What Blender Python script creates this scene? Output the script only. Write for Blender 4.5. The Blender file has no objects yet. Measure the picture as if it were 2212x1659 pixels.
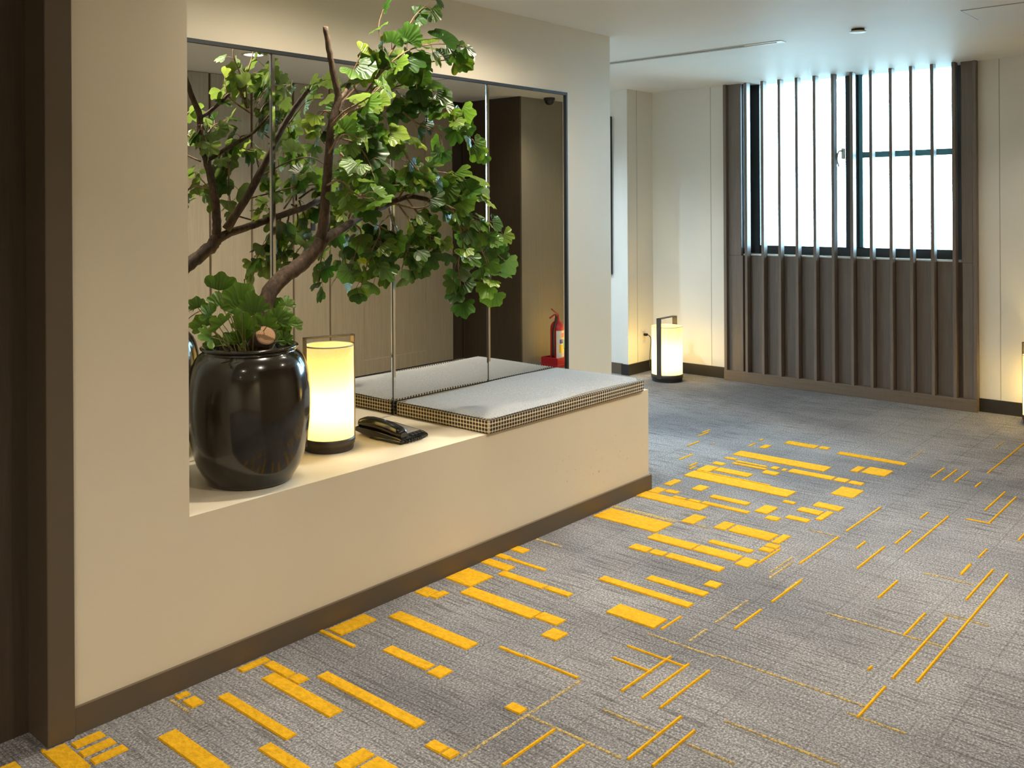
import bpy, bmesh, math, random, json
from mathutils import Vector, Matrix, Quaternion

C = bpy.context.scene.collection
SC = bpy.context.scene

# ------------------------------------------------------------------ camera
CAM_H = 1.38
cam_data = bpy.data.cameras.new('camera')
cam = bpy.data.objects.new('camera', cam_data)
C.objects.link(cam)
cam_data.sensor_width = 36.0
cam_data.lens = 36.0 * 2013.16 / 2212.0
cam_data.shift_y = -(829.5 - 444.94) / 2212.0
cam_data.clip_start = 0.05
YAW, PITCH, ROLL = math.radians(40.982), math.radians(-0.048), math.radians(-0.318)
_F = Vector((math.cos(YAW) * math.cos(PITCH), math.sin(YAW) * math.cos(PITCH), -math.sin(PITCH)))
_R = Vector((math.sin(YAW), -math.cos(YAW), 0))
_U = _R.cross(_F)
_R2 = _R * math.cos(ROLL) + _U * math.sin(ROLL)
_U2 = -_R * math.sin(ROLL) + _U * math.cos(ROLL)
cam.matrix_world = Matrix(((_R2.x, _U2.x, -_F.x, 0), (_R2.y, _U2.y, -_F.y, 0), (_R2.z, _U2.z, -_F.z, CAM_H), (0, 0, 0, 1)))
SC.camera = cam

# ------------------------------------------------------------------ view, world
SC.view_settings.view_transform = 'Standard'
SC.view_settings.look = 'None'
SC.view_settings.gamma = 1.0
SC.view_settings.use_curve_mapping = False
SC.view_settings.exposure = 0.15
SC.cycles.use_denoising = True
SC.cycles.max_bounces = 10
SC.cycles.diffuse_bounces = 6
SC.cycles.glossy_bounces = 5
SC.cycles.transmission_bounces = 6
SC.cycles.transparent_max_bounces = 12
SC.cycles.caustics_reflective = False
SC.cycles.caustics_refractive = False
SC.cycles.sample_clamp_indirect = 6.0
W = bpy.data.worlds.new('overcast_sky')
SC.world = W
W.use_nodes = True
_bg = W.node_tree.nodes['Background']
_bg.inputs[0].default_value = (0.48, 0.76, 1.0, 1)
SKY = 45.0
_bg.inputs[1].default_value = SKY
WARM = (1.0, 0.89, 0.73)
COOL = (0.72, 0.88, 1.0)
DOWN_W = 150.0          # watts of one downlight
LAMP_W = 11.0           # watts of one lantern bulb

# ------------------------------------------------------------------ sizes of the place
H = 2.336              # ceiling
D = 2.4814             # front of the bench and of the pillar
DM = 3.0258            # mirror wall
HS = 0.4863            # top of the bench
XW = 6.733             # window wall
XPL, XPR = 1.0856, 1.4233
XBE, XWE = 3.8607, 4.3305
XRP, YRC = 6.374, 4.2725
YWD = 0.12             # wood wall
XPI, YPI = 6.15, 0.80  # pier beside the window
DATA = json.loads('''{"blocks":[[1.573,1.622,2.031,2.351,0],[1.687,1.728,1.815,2.237,0],[1.433,1.469,2.031,2.356,0],[1.222,1.276,2.034,2.297,0],[1.363,1.403,1.851,2.053,0],[1.447,1.542,1.805,1.853,0],[1.479,1.543,1.697,1.796,0],[1.649,1.686,1.686,1.741,0],[1.649,1.687,1.648,1.682,0],[1.918,1.955,1.65,1.705,0],[1.92,1.963,2.02,2.214,0],[1.914,1.972,1.953,2.009,0],[2.092,2.149,2.016,2.381,0],[1.9,2.052,2.39,2.459,0],[1.871,1.889,2.298,2.47,0],[2.285,2.347,2.394,2.461,0],[2.295,2.362,2.358,2.391,0],[2.446,2.572,2.336,2.465,0],[2.387,2.453,2.004,2.3329999999999997,0],[2.404,2.458,1.905,2.001,0],[2.319,2.386,1.84,1.904,0],[2.6,2.641,2.129,2.343,0],[2.608,2.642,2.015,2.123,0],[2.644,2.696,2.333,2.469,0],[2.728,2.765,2.412,2.47,0],[2.736,2.756,2.227,2.409,0],[2.819,2.869,2.404,2.47,0],[2.168,2.182,1.855,1.951,0],[2.173,2.185,1.647,1.852,0],[2.972,2.988,2.334,2.467,1],[1.063,1.141,2.407,2.442,0],[1.058,1.144,2.355,2.389,0],[1.062,1.15,2.303,2.336,0],[0.998,1.0550000000000002,2.306,2.454,0],[0.999,1.011,2.4570000000000003,2.47,0],[0.892,0.94,2.43,2.47,0],[1.356,1.396,2.428,2.454,0],[1.357,1.397,2.358,2.412,0],[1.625,1.661,2.298,2.416,0],[1.56,1.659,2.425,2.457,0],[1.625,1.667,2.242,2.293,0],[1.337,1.349,2.343,2.457,1],[4.933,5.061,2.816,2.828,0],[5.027,5.123,2.84,2.852,0],[4.699,4.826,2.749,2.761,0],[4.415,4.558,2.635,2.647,0],[4.333,4.42,2.528,2.54,0],[4.288,4.354,2.499,2.511,0],[4.301,4.412,2.399,2.47,0],[4.345,4.415,2.204,2.394,0],[4.283,4.298,2.052,2.464,0],[4.455,4.506,2.406,2.47,0],[4.525,4.551,2.193,2.387,0],[4.573,4.597,2.213,2.39,0],[4.465,4.523,2.109,2.188,0],[4.568,4.619,2.152,2.191,0],[4.595,4.63,2.404,2.47,0],[4.917,5.0,2.478,2.49,0],[5.071,5.116,2.487,2.499,0],[4.924,5.004,2.385,2.426,0],[3.974,4.082,2.427,2.47,0],[3.992,4.076,2.268,2.325,0],[4.817,4.867,2.665,2.677,1],[4.167,4.275,1.912,2.47,0],[4.689,4.792,1.949,2.47,0],[5.102,5.173,2.175,2.357,0],[5.121,5.178,2.109,2.163,0],[5.074,5.129,1.672,2.036,0],[4.789,4.9,1.811,1.852,0],[4.801,4.928,1.677,1.799,0],[4.57,4.634,1.862,2.094,0],[4.572,4.634,1.79,1.853,0],[4.574,4.624,1.713,1.781,0],[4.571,4.612,2.108,2.131,0],[4.351,4.497,1.669,1.778,0],[3.363,3.502,2.127,2.455,0],[3.522,3.551,2.131,2.47,1],[3.731,3.819,2.128,2.47,0],[3.822,3.911,2.409,2.465,0],[3.875,3.919,2.339,2.402,0],[3.821,3.847,2.259,2.328,0],[3.822,3.855,2.187,2.249,0],[3.83,3.866,1.946,2.179,0],[3.933,3.981,2.001,2.194,0],[3.554,3.674,2.06,2.122,0],[3.573,3.673,1.918,1.974,0],[3.549,3.561,1.985,2.052,1],[3.577,3.669,1.718,1.908,0],[3.571,3.686,1.673,1.708,0],[3.882,3.995,1.873,1.938,0],[4.125,4.193,1.646,1.771,0],[4.017,4.075,1.692,1.799,0],[3.953,4.092,1.655,1.686,0],[4.087,4.121,1.842,1.901,0],[3.823,3.872,1.801,1.861,0],[3.889,3.934,1.693,1.796,0],[3.51,3.555,1.656,1.711,0],[3.458,3.498,1.656,1.71,0],[3.262,3.351,1.655,1.712,0],[3.403,3.442,1.717,1.905,0],[3.287,3.356,1.72,1.909,0],[3.284,3.354,1.914,2.123,0],[3.143,3.198,2.036,2.12,0],[3.149,3.197,1.965,2.028,0],[3.153,3.204,1.718,1.957,0],[2.802,2.845,1.646,2.024,0],[2.919,2.963,1.652,1.894,0],[3.01,3.062,1.652,1.705,0],[2.592,2.678,1.65,1.842,0],[2.199,2.468,1.504,1.514,0],[2.204,2.464,1.439,1.449,0],[2.194,2.469,1.373,1.383,0],[1.938,2.197,1.307,1.317,0],[1.953,2.16,1.245,1.255,0],[2.762,2.955,1.445,1.455,0],[3.032,3.275,1.444,1.454,0],[3.302,3.5,1.175,1.185,0],[2.77,3.291,0.945,0.955,0],[2.792,3.828,0.884,0.894,0],[2.497,2.71,0.944,0.954,0],[3.068,3.284,1.011,1.021,0],[3.485,3.841,0.937,0.947,0],[3.726,3.846,1.018,1.028,0],[2.773,2.803,1.016,1.026,0],[2.604,2.732,1.625,1.635,0],[2.763,2.993,1.515,1.525,1],[3.274,3.473,1.566,1.576,1],[2.586,2.704,1.514,1.524,1],[2.435,2.445,1.441,1.651,0],[2.342,2.352,1.501,1.642,0],[2.549,2.559,1.405,1.65,1],[2.562,2.572,0.947,1.405,1],[3.067,3.077,0.878,1.269,1],[3.312,3.322,0.827,0.967,1],[2.249,2.259,0.901,1.213,1],[2.084,2.094,1.312,1.495,1],[2.089,2.099,1.101,1.236,1],[2.499,2.509,0.824,0.98,1],[3.637,3.647,0.96,1.133,1],[1.658,2.179,1.629,1.639,1],[1.716,1.925,1.528,1.538,0],[1.784,1.921,1.427,1.437,0],[1.928,1.938,1.328,1.633,1],[3.427,3.802,1.517,1.527,0],[3.33,3.518,1.64,1.65,0],[3.894,4.307,1.518,1.528,0],[3.808,4.37,1.247,1.257,0],[3.724,3.825,1.411,1.421,0],[3.521,3.815,1.331,1.341,0],[3.879,4.074,1.311,1.321,0],[4.261,4.37,1.332,1.342,0],[4.557,4.913,1.146,1.156,0],[5.203,5.975,1.294,1.304,0],[3.708,3.834,1.015,1.025,0],[4.941,5.163,1.492,1.502,0],[4.926,5.167,1.431,1.441,0],[4.928,5.168,1.376,1.386,0],[4.907,5.008,1.276,1.286,0],[3.934,4.052,1.012,1.022,0],[4.24,4.382,0.939,0.949,0],[4.39,4.863,1.087,1.097,0],[3.222,3.427,1.545,1.555,1],[3.153,3.298,1.451,1.461,1],[5.735,5.959,1.393,1.403,1],[5.221,5.441,1.686,1.696,1],[4.38,4.39,1.084,1.184,0],[3.806,3.816,1.51,1.655,1]],"tree":{"trunks":[[[1.75,2.68,0.8],[1.8055,2.68,1.0074],[1.8532,2.69,1.109],[1.9447,2.68,1.1737],[2.0196,2.68,1.2235],[2.0521,2.68,1.2632]],[[2.048,2.68,1.2568],[2.0551,2.67,1.3454],[2.0526,2.65,1.4598],[2.0421,2.62,1.5724],[2.0294,2.59,1.6669],[2.0423,2.57,1.7563],[2.0189,2.56,1.8235],[1.9918,2.55,1.9067],[1.9671,2.54,1.9934]],[[2.0423,2.57,1.7531],[2.0748,2.58,1.7744],[2.1118,2.6,1.812],[2.1472,2.62,1.8537]],[[2.0439,2.68,1.252],[2.103,2.69,1.2814],[2.1905,2.72,1.3094],[2.2926,2.75,1.3456],[2.426,2.77,1.3857],[2.521,2.74,1.422],[2.6095,2.7,1.409],[2.6481,2.66,1.3938]],[[2.0799,2.7,1.2952],[2.1397,2.76,1.4291],[2.1835,2.81,1.5514],[2.2228,2.84,1.6593],[2.2838,2.86,1.7711],[2.3531,2.88,1.869]],[[2.0421,2.62,1.5724],[2.1129,2.66,1.6267],[2.2094,2.7,1.6935],[2.2987,2.7,1.7864]]],"radii":[[0.03,0.024],[0.019,0.009],[0.009,0.006],[0.019,0.007],[0.018,0.009],[0.01,0.004]],"twigs":[{"p":[[2.2308,2.62,1.7997],[2.2234,2.58,1.8794],[2.2372,2.56,1.9458],[2.2116,2.55,2.0246],[2.2208,2.54,2.0827]],"n":3,"s":0.05},{"p":[[2.2309,2.62,1.8166],[2.2682,2.56,1.9327],[2.3231,2.52,2.0364],[2.3509,2.5,2.0886],[2.4002,2.49,2.1324]],"n":7,"s":0.05},{"p":[[2.2258,2.64,1.801],[2.2456,2.56,1.8798],[2.3041,2.5,1.9472],[2.4055,2.46,1.9806],[2.5215,2.43,1.9832]],"n":13,"s":0.058},{"p":[[2.2426,2.66,1.7956],[2.3259,2.6,1.8752],[2.3871,2.54,1.9102],[2.493,2.5,1.9353],[2.5475,2.48,1.9395]],"n":10,"s":0.058},{"p":[[2.2205,2.66,1.7767],[2.145,2.62,1.8418],[2.1506,2.58,1.921]],"n":4,"s":0.06},{"p":[[2.2647,2.66,1.7804],[2.3255,2.6,1.8236],[2.4079,2.55,1.8529],[2.4484,2.53,1.8289]],"n":8,"s":0.055},{"p":[[2.2313,2.7,1.7035],[2.2972,2.62,1.7456],[2.3763,2.58,1.766],[2.4577,2.54,1.7781],[2.5288,2.5,1.7543]],"n":11,"s":0.055},{"p":[[2.4577,2.54,1.7781],[2.5286,2.5,1.7367],[2.5708,2.48,1.6763],[2.6397,2.46,1.6075]],"n":10,"s":0.05},{"p":[[2.3346,2.56,1.732],[2.3855,2.54,1.6947],[2.486,2.52,1.6561],[2.4882,2.51,1.6207]],"n":5,"s":0.05},{"p":[[2.193,2.68,1.6827],[2.2129,2.6,1.679],[2.2484,2.54,1.6441],[2.3201,2.52,1.6301]],"n":9,"s":0.06},{"p":[[2.1338,2.66,1.6278],[2.1316,2.58,1.6071],[2.1419,2.53,1.5482],[2.1371,2.5,1.4984]],"n":8,"s":0.07},{"p":[[2.123,2.66,1.5773],[2.1428,2.62,1.5267],[2.1577,2.6,1.4603],[2.1724,2.58,1.3939]],"n":7,"s":0.055},{"p":[[2.311,2.56,1.6317],[2.338,2.54,1.5638],[2.3771,2.52,1.5131],[2.4168,2.5,1.4791]],"n":7,"s":0.05},{"p":[[2.0455,2.6,1.7008],[2.0211,2.62,1.7166],[2.0162,2.64,1.6692],[2.0512,2.66,1.6072]],"n":7,"s":0.05},{"p":[[2.0351,2.6,1.6518],[2.0804,2.58,1.7019],[2.1159,2.56,1.7275],[2.1709,2.55,1.7473]],"n":8,"s":0.055},{"p":[[2.4267,2.69,1.4121],[2.4628,2.65,1.4922],[2.5427,2.63,1.5205],[2.6642,2.61,1.5044],[2.7749,2.6,1.4688]],"n":12,"s":0.055},{"p":[[2.4566,2.67,1.421],[2.5617,2.65,1.4668],[2.6606,2.62,1.4306],[2.7914,2.59,1.4121]],"n":10,"s":0.055},{"p":[[2.4028,2.69,1.3943],[2.4863,2.65,1.376],[2.5826,2.62,1.3936],[2.6661,2.6,1.3657],[2.7525,2.58,1.337],[2.8702,2.56,1.2783]],"n":13,"s":0.055},{"p":[[2.6081,2.62,1.3753],[2.7088,2.59,1.3375],[2.7961,2.57,1.2422],[2.8724,2.55,1.1639]],"n":10,"s":0.052},{"p":[[2.65,2.61,1.3658],[2.6813,2.59,1.2454],[2.6439,2.58,1.1552],[2.6537,2.57,1.036]],"n":11,"s":0.055},{"p":[[2.6923,2.6,1.3191],[2.7681,2.57,1.2056],[2.7982,2.56,1.1294],[2.8064,2.55,1.0728]],"n":9,"s":0.052},{"p":[[2.3212,2.73,1.3594],[2.3322,2.69,1.2893],[2.2691,2.67,1.205],[2.203,2.65,1.0818]],"n":11,"s":0.052},{"p":[[2.388,2.7,1.3766],[2.3841,2.67,1.2884],[2.3196,2.65,1.2035],[2.2765,2.64,1.1371]],"n":10,"s":0.055},{"p":[[2.4265,2.69,1.3943],[2.4614,2.65,1.3047],[2.4183,2.63,1.2175],[2.3803,2.62,1.1494]],"n":10,"s":0.055},{"p":[[2.4565,2.67,1.412],[2.5134,2.64,1.3217],[2.531,2.62,1.2495],[2.4838,2.61,1.1799]],"n":9,"s":0.055},{"p":[[2.2477,2.75,1.3253],[2.2755,2.73,1.2901],[2.2445,2.72,1.2219],[2.214,2.71,1.172]],"n":5,"s":0.05},{"p":[[2.2388,2.78,1.3078],[2.2481,2.75,1.3775],[2.2203,2.77,1.3777]],"n":4,"s":0.05},{"p":[[2.3501,2.71,1.3768],[2.4121,2.7,1.4479],[2.4363,2.7,1.5019],[2.4757,2.69,1.5205]],"n":8,"s":0.05},{"p":[[2.2006,2.82,1.6395],[2.3141,2.8,1.7333],[2.4141,2.78,1.8295],[2.5177,2.76,1.8555]],"n":5,"s":0.05},{"p":[[2.2726,2.86,1.7702],[2.3948,2.84,1.8876],[2.5049,2.8,1.9319]],"n":4,"s":0.05},{"p":[[2.1641,2.78,1.4982],[2.313,2.8,1.5731],[2.4362,2.78,1.595],[2.5404,2.76,1.5612]],"n":5,"s":0.05},{"p":[[2.1747,2.66,1.4112],[2.3827,2.72,1.4657],[2.5464,2.74,1.4868]],"n":5,"s":0.05},{"p":[[2.1842,2.62,1.3473],[2.3696,2.68,1.2886],[2.4828,2.7,1.2313]],"n":6,"s":0.05},{"p":[[2.0559,2.66,1.4109],[2.0933,2.56,1.4586],[2.0649,2.5,1.5206]],"n":5,"s":0.05},{"p":[[2.0266,2.6,1.5709],[1.9858,2.5,1.6119],[1.9606,2.42,1.6216],[1.9761,2.38,1.6051]],"n":4,"s":0.05},{"p":[[2.0137,2.57,1.6647],[1.9999,2.48,1.705],[2.0402,2.42,1.7426],[2.0842,2.4,1.7837]],"n":4,"s":0.05},{"p":[[2.0468,2.64,1.4595],[2.0266,2.54,1.4732],[2.0312,2.46,1.4245],[2.058,2.42,1.4086]],"n":4,"s":0.05}],"potleaves":[[1.604,2.6,1.1629,0.085],[1.6457,2.57,1.1254,0.09],[1.6961,2.55,1.0892,0.08],[1.6522,2.62,1.078,0.07],[1.5585,2.6,1.0727,0.06],[1.5386,2.62,1.0373,0.06],[1.5186,2.56,1.0016,0.07],[1.5545,2.66,1.0907,0.045],[1.5629,2.55,1.0402,0.06],[1.7026,2.62,1.0217,0.07],[1.7813,2.66,1.0112,0.07],[1.8682,2.68,1.0644,0.05],[1.901,2.66,1.0662,0.05],[1.8213,2.6,1.0349,0.055],[1.8526,2.58,1.0181,0.055],[1.8534,2.62,0.9919,0.05],[1.9145,2.64,1.0001,0.045],[1.8536,2.66,0.9575,0.05],[1.8573,2.6,0.9545,0.045],[1.711,2.66,0.9727,0.06],[1.7808,2.7,0.9541,0.06],[1.6849,2.7,0.9645,0.06],[1.6141,2.68,0.9591,0.05],[1.7715,2.58,1.0182,0.06],[1.6642,2.72,1.0933,0.06],[1.7988,2.74,1.0506,0.07],[1.9047,2.76,1.0243,0.06],[1.6375,2.76,1.0174,0.05],[1.9767,2.78,1.0166,0.05]],"stump":[1.7654,2.6,0.9659]}}''')
rng = random.Random(11)

# ------------------------------------------------------------------ materials
def mat(name):
    m = bpy.data.materials.new(name)
    m.use_nodes = True
    nt = m.node_tree
    return m, nt, nt.nodes['Principled BSDF']

def node(nt, kind, **kw):
    n = nt.nodes.new(kind)
    for k, v in kw.items():
        if k.startswith('i_'):
            n.inputs[k[2:].replace('_', ' ')].default_value = v
        else:
            setattr(n, k, v)
    return n

def ramp(nt, src, stops):
    r = nt.nodes.new('ShaderNodeValToRGB')
    els = r.color_ramp.elements
    while len(els) < len(stops):
        els.new(0.5)
    for e, (p, c) in zip(els, stops):
        e.position = p
        e.color = (*c, 1) if len(c) == 3 else c
    nt.links.new(src, r.inputs['Fac'])
    return r.outputs['Color']

def coords(nt, scale=(1, 1, 1), which='Object'):
    t = nt.nodes.new('ShaderNodeTexCoord')
    m = nt.nodes.new('ShaderNodeMapping')
    m.inputs['Scale'].default_value = scale
    nt.links.new(t.outputs[which], m.inputs['Vector'])
    return m.outputs['Vector']

def noise(nt, vec, scale, detail=3, rough=.55):
    n = nt.nodes.new('ShaderNodeTexNoise')
    n.inputs['Scale'].default_value = scale
    n.inputs['Detail'].default_value = detail
    n.inputs['Roughness'].default_value = rough
    nt.links.new(vec, n.inputs['Vector'])
    return n.outputs['Fac']

def bump(nt, bsdf, src, strength=.2, dist=.002):
    b = nt.nodes.new('ShaderNodeBump')
    b.inputs['Strength'].default_value = strength
    b.inputs['Distance'].default_value = dist
    nt.links.new(src, b.inputs['Height'])
    nt.links.new(b.outputs['Normal'], bsdf.inputs['Normal'])

def mixc(nt, fac, a, b, mode='MIX'):
    n = nt.nodes.new('ShaderNodeMix')
    n.data_type = 'RGBA'
    n.blend_type = mode
    def put(sock, v):
        if hasattr(v, 'is_linked') or hasattr(v, 'links'):
            nt.links.new(v, sock)
        elif isinstance(v, (int, float)):
            sock.default_value = v
        else:
            sock.default_value = (*v, 1)
    put(n.inputs[0], fac); put(n.inputs[6], a); put(n.inputs[7], b)
    return n.outputs[2]

def plain(name, col, rough=.6, metal=0.0, var=.06, scale=8, bumpy=0.0):
    m, nt, b = mat(name)
    v = coords(nt)
    f = noise(nt, v, scale, 4)
    lo = tuple(c * (1 - var) for c in col)
    hi = tuple(min(1, c * (1 + var)) for c in col)
    nt.links.new(ramp(nt, f, [(.35, lo), (.65, hi)]), b.inputs['Base Color'])
    b.inputs['Roughness'].default_value = rough
    b.inputs['Metallic'].default_value = metal
    if bumpy:
        bump(nt, b, noise(nt, v, 240, 2), bumpy, .001)
    return m

def paint(name, col, stains=False):
    m, nt, b = mat(name)
    v = coords(nt)
    f = noise(nt, v, 2.2, 4)
    lo = tuple(c * .965 for c in col)
    c = ramp(nt, f, [(.3, lo), (.7, col)])
    if stains:      # scuffs low on the free end of the bench front
        sp = noise(nt, coords(nt, (1, 1, 1)), 46, 3, .7)
        spm = ramp(nt, sp, [(.63, (0, 0, 0)), (.70, (1, 1, 1))])
        g = nt.nodes.new('ShaderNodeTexGradient'); g.gradient_type = 'SPHERICAL'
        tc = nt.nodes.new('ShaderNodeTexCoord'); mp = nt.nodes.new('ShaderNodeMapping')
        mp.vector_type = 'POINT'
        mp.inputs['Location'].default_value = (-3.45 / .5, -D / .5, -.21 / .16)
        mp.inputs['Scale'].default_value = (1 / .5, 1 / .5, 1 / .16)
        nt.links.new(tc.outputs['Object'], mp.inputs['Vector']); nt.links.new(mp.outputs['Vector'], g.inputs['Vector'])
        mm = mixc(nt, 1.0, spm, g.outputs['Color'], 'MULTIPLY')
        c = mixc(nt, mm, c, (.36, .29, .17))
    nt.links.new(c, b.inputs['Base Color'])
    b.inputs['Roughness'].default_value = .55
    bump(nt, b, noise(nt, v, 420, 2), .12, .0006)
    return m

def wood(name, col, rough=.5, sc=(26, 26, 1.1), contrast=.28):
    m, nt, b = mat(name)
    v = coords(nt, sc)
    f = noise(nt, v, 3.0, 6, .62)
    f2 = noise(nt, coords(nt, (140, 140, 4)), 2.0, 3)
    lo = tuple(c * (1 - contrast) for c in col)
    hi = tuple(c * (1 + contrast) for c in col)
    c = ramp(nt, f, [(.32, lo), (.68, hi)])
    c = mixc(nt, .25, c, ramp(nt, f2, [(.4, lo), (.6, hi)]))
    nt.links.new(c, b.inputs['Base Color'])
    b.inputs['Roughness'].default_value = rough
    bump(nt, b, f2, .15, .0008)
    return m

M = {}
M['beige'] = paint('beige_wall_paint', (.76, .68, .53), True)
M['white'] = paint('white_wall_panel', (.80, .785, .73))
M['ceiling'] = paint('ceiling_paint', (.85, .845, .81))
M['taupe'] = plain('taupe_trim_paint', (.112, .084, .055), .45, var=.05, scale=3)
M['black_trim'] = plain('black_trim', (.022, .019, .017), .4)
M['wood'] = wood('taupe_wood_veneer', (.34, .27, .175), .5, contrast=.13)
M['dark_wood'] = wood('dark_wood_veneer', (.052, .036, .021), .5, contrast=.2)
M['slat_wood'] = wood('grey_brown_slat_wood', (.165, .130, .106), .5, contrast=.18)
M['rail_wood'] = wood('rail_wood', (.155, .112, .08), .5, sc=(1.1, 1.1, 26), contrast=.18)
M['pier'] = wood('pale_brown_pier_laminate', (.27, .23, .165), .45, contrast=.07)
M['black_metal'] = plain('black_window_metal', (.012, .015, .018), .55)
M['chrome'] = plain('chrome', (.75, .75, .76), .12, 1.0, .02)
M['steel'] = plain('brushed_steel', (.45, .42, .38), .3, 1.0, .05)
M['dark_bronze'] = plain('dark_bronze_metal', (.085, .072, .058), .42, .5)
M['brass'] = plain('warm_bronze_metal', (.34, .27, .19), .38, .7)
M['black_plastic'] = plain('glossy_black_plastic', (.011, .010, .009), .16)
M['matte_plastic'] = plain('matte_black_plastic', (.02, .02, .021), .5)
M['paper'] = plain('pale_paper_card', (.62, .57, .48), .6, var=.12, scale=90)
M['white_plastic'] = plain('white_plastic', (.72, .70, .65), .4)
M['vent'] = plain('grey_vent_metal', (.16, .165, .165), .45, .3)
M['red'] = plain('red_enamel', (.42, .016, .022), .3)
M['red_box'] = plain('red_plastic_box', (.34, .008, .018), .4)
M['soil'] = plain('dark_soil', (.018, .014, .010), .9, var=.5, scale=60, bumpy=.6)
M['leather'] = plain('black_gasket', (.012, .012, .012), .5)

M['joint'] = plain('panel_joint_shadow', (.40, .385, .35), .8)
# mirror silver
m, nt, b = mat('mirror_silver')
b.inputs['Base Color'].default_value = (.90, .905, .88, 1); b.inputs['Metallic'].default_value = 1; b.inputs['Roughness'].default_value = .004
M['mirror'] = m
m, nt, b = mat('mirror_bevel')
b.inputs['Base Color'].default_value = (.86, .85, .80, 1); b.inputs['Metallic'].default_value = 1; b.inputs['Roughness'].default_value = .06
M['bevel'] = m

# window pane: clear glass with a sheen
m, nt, b = mat('window_glass')
nt.nodes.remove(b)
tr = node(nt, 'ShaderNodeBsdfTransparent'); tr.inputs[0].default_value = (.94, .985, .98, 1)
gl = node(nt, 'ShaderNodeBsdfGlossy'); gl.inputs['Roughness'].default_value = .02
fr = node(nt, 'ShaderNodeFresnel'); fr.inputs['IOR'].default_value = 1.45
mx = node(nt, 'ShaderNodeMixShader')
nt.links.new(fr.outputs[0], mx.inputs[0]); nt.links.new(tr.outputs[0], mx.inputs[1]); nt.links.new(gl.outputs[0], mx.inputs[2])
nt.links.new(mx.outputs[0], nt.nodes['Material Output'].inputs['Surface'])
M['glass'] = m

# carpet
def carpet(name, yellow=0):
    m, nt, b = mat(name)
    tc = nt.nodes.new('ShaderNodeTexCoord')
    def mp(scale):
        x = nt.nodes.new('ShaderNodeMapping'); x.inputs['Scale'].default_value = scale
        nt.links.new(tc.outputs['Object'], x.inputs['Vector']); return x.outputs['Vector']
    loop = noise(nt, mp((1, 1, 1)), 150, 3, .75)
    loop2 = noise(nt, mp((1.0, .62, 1)), 95, 3, .7)
    if yellow:
        col = ((.62, .335, .012) if yellow == 1 else (.56, .40, .10))
        c = ramp(nt, loop2, [(.25, tuple(x * .68 for x in col)), (.55, col), (.85, tuple(min(1, x * 1.22) for x in col))])
        if yellow == 2:
            c = mixc(nt, ramp(nt, loop, [(.42, (0, 0, 0)), (.56, (1, 1, 1))]), c, (.17, .15, .13))
        nt.links.new(c, b.inputs['Base Color'])
    else:
        big = noise(nt, mp((.9, .5, 1)), 1.7, 3)
        base = ramp(nt, big, [(.36, (.158, .156, .162)), (.62, (.270, .262, .262))])
        spk = ramp(nt, loop, [(.30, (.25, .25, .25)), (.50, (.85, .85, .85)), (.70, (1.95, 1.93, 1.9))])
        c = mixc(nt, 1.0, base, spk, 'MULTIPLY')
        # woven dashes that run along the room's short side
        dash = noise(nt, mp((120, 5.0, 1)), 1.0, 3, .6)
        zone = noise(nt, mp((1.3, .8, 1)), 1.5, 2)
        dm = mixc(nt, 1.0, ramp(nt, dash, [(.51, (0, 0, 0)), (.60, (1, 1, 1))]), ramp(nt, zone, [(.36, (.5, .5, .5)), (.62, (1, 1, 1))]), 'MULTIPLY')
        c = mixc(nt, mixc(nt, 1.0, dm, (.62, .62, .62), 'MULTIPLY'), c, (.050, .045, .044))
        # carpet planks, laid staggered: fine dark joints
        br = nt.nodes.new('ShaderNodeTexBrick')
        br.inputs['Scale'].default_value = 1.0; br.inputs['Mortar Size'].default_value = .0035; br.inputs['Mortar Smooth'].default_value = .3
        br.inputs['Brick Width'].default_value = 1.0; br.inputs['Row Height'].default_value = .25
        br.inputs['Color1'].default_value = (0, 0, 0, 1); br.inputs['Color2'].default_value = (0, 0, 0, 1); br.inputs['Mortar'].default_value = (1, 1, 1, 1)
        rot = nt.nodes.new('ShaderNodeMapping'); rot.inputs['Rotation'].default_value = (0, 0, 0)
        nt.links.new(tc.outputs['Object'], rot.inputs['Vector']); nt.links.new(rot.outputs['Vector'], br.inputs['Vector'])
        c = mixc(nt, mixc(nt, 1.0, br.outputs['Color'], (.28, .28, .28), 'MULTIPLY'), c, (.05, .046, .045))
        nt.links.new(c, b.inputs['Base Color'])
    b.inputs['Roughness'].default_value = .95
    b.inputs['Specular IOR Level'].default_value = .1
    bump(nt, b, loop2, .55, .004)
    return m
M['carpet'] = carpet('grey_loop_carpet')
M['yellow'] = carpet('yellow_cut_pile', 1)
M['faded'] = carpet('faded_yellow_yarn', 2)

# cushion fabrics
m, nt, b = mat('pale_tweed_top')
f = noise(nt, coords(nt), 330, 2, .7)
f2 = noise(nt, coords(nt), 5, 4)
c = ramp(nt, f, [(.3, (.17, .175, .18)), (.7, (.47, .47, .46))])
c = mixc(nt, ramp(nt, f2, [(.5, (0, 0, 0)), (.72, (.35, .35, .35))]), c, (.30, .30, .28))
nt.links.new(c, b.inputs['Base Color']); b.inputs['Roughness'].default_value = .9
bump(nt, b, f, .4, .002)
M['cushion_top'] = m
m, nt, b = mat('cream_black_basket_weave')
tc = nt.nodes.new('ShaderNodeTexCoord')
sx = nt.nodes.new('ShaderNodeSeparateXYZ'); nt.links.new(tc.outputs['Object'], sx.inputs[0])
add = node(nt, 'ShaderNodeMath', operation='ADD'); nt.links.new(sx.outputs[0], add.inputs[0]); nt.links.new(sx.outputs[1], add.inputs[1])
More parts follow.
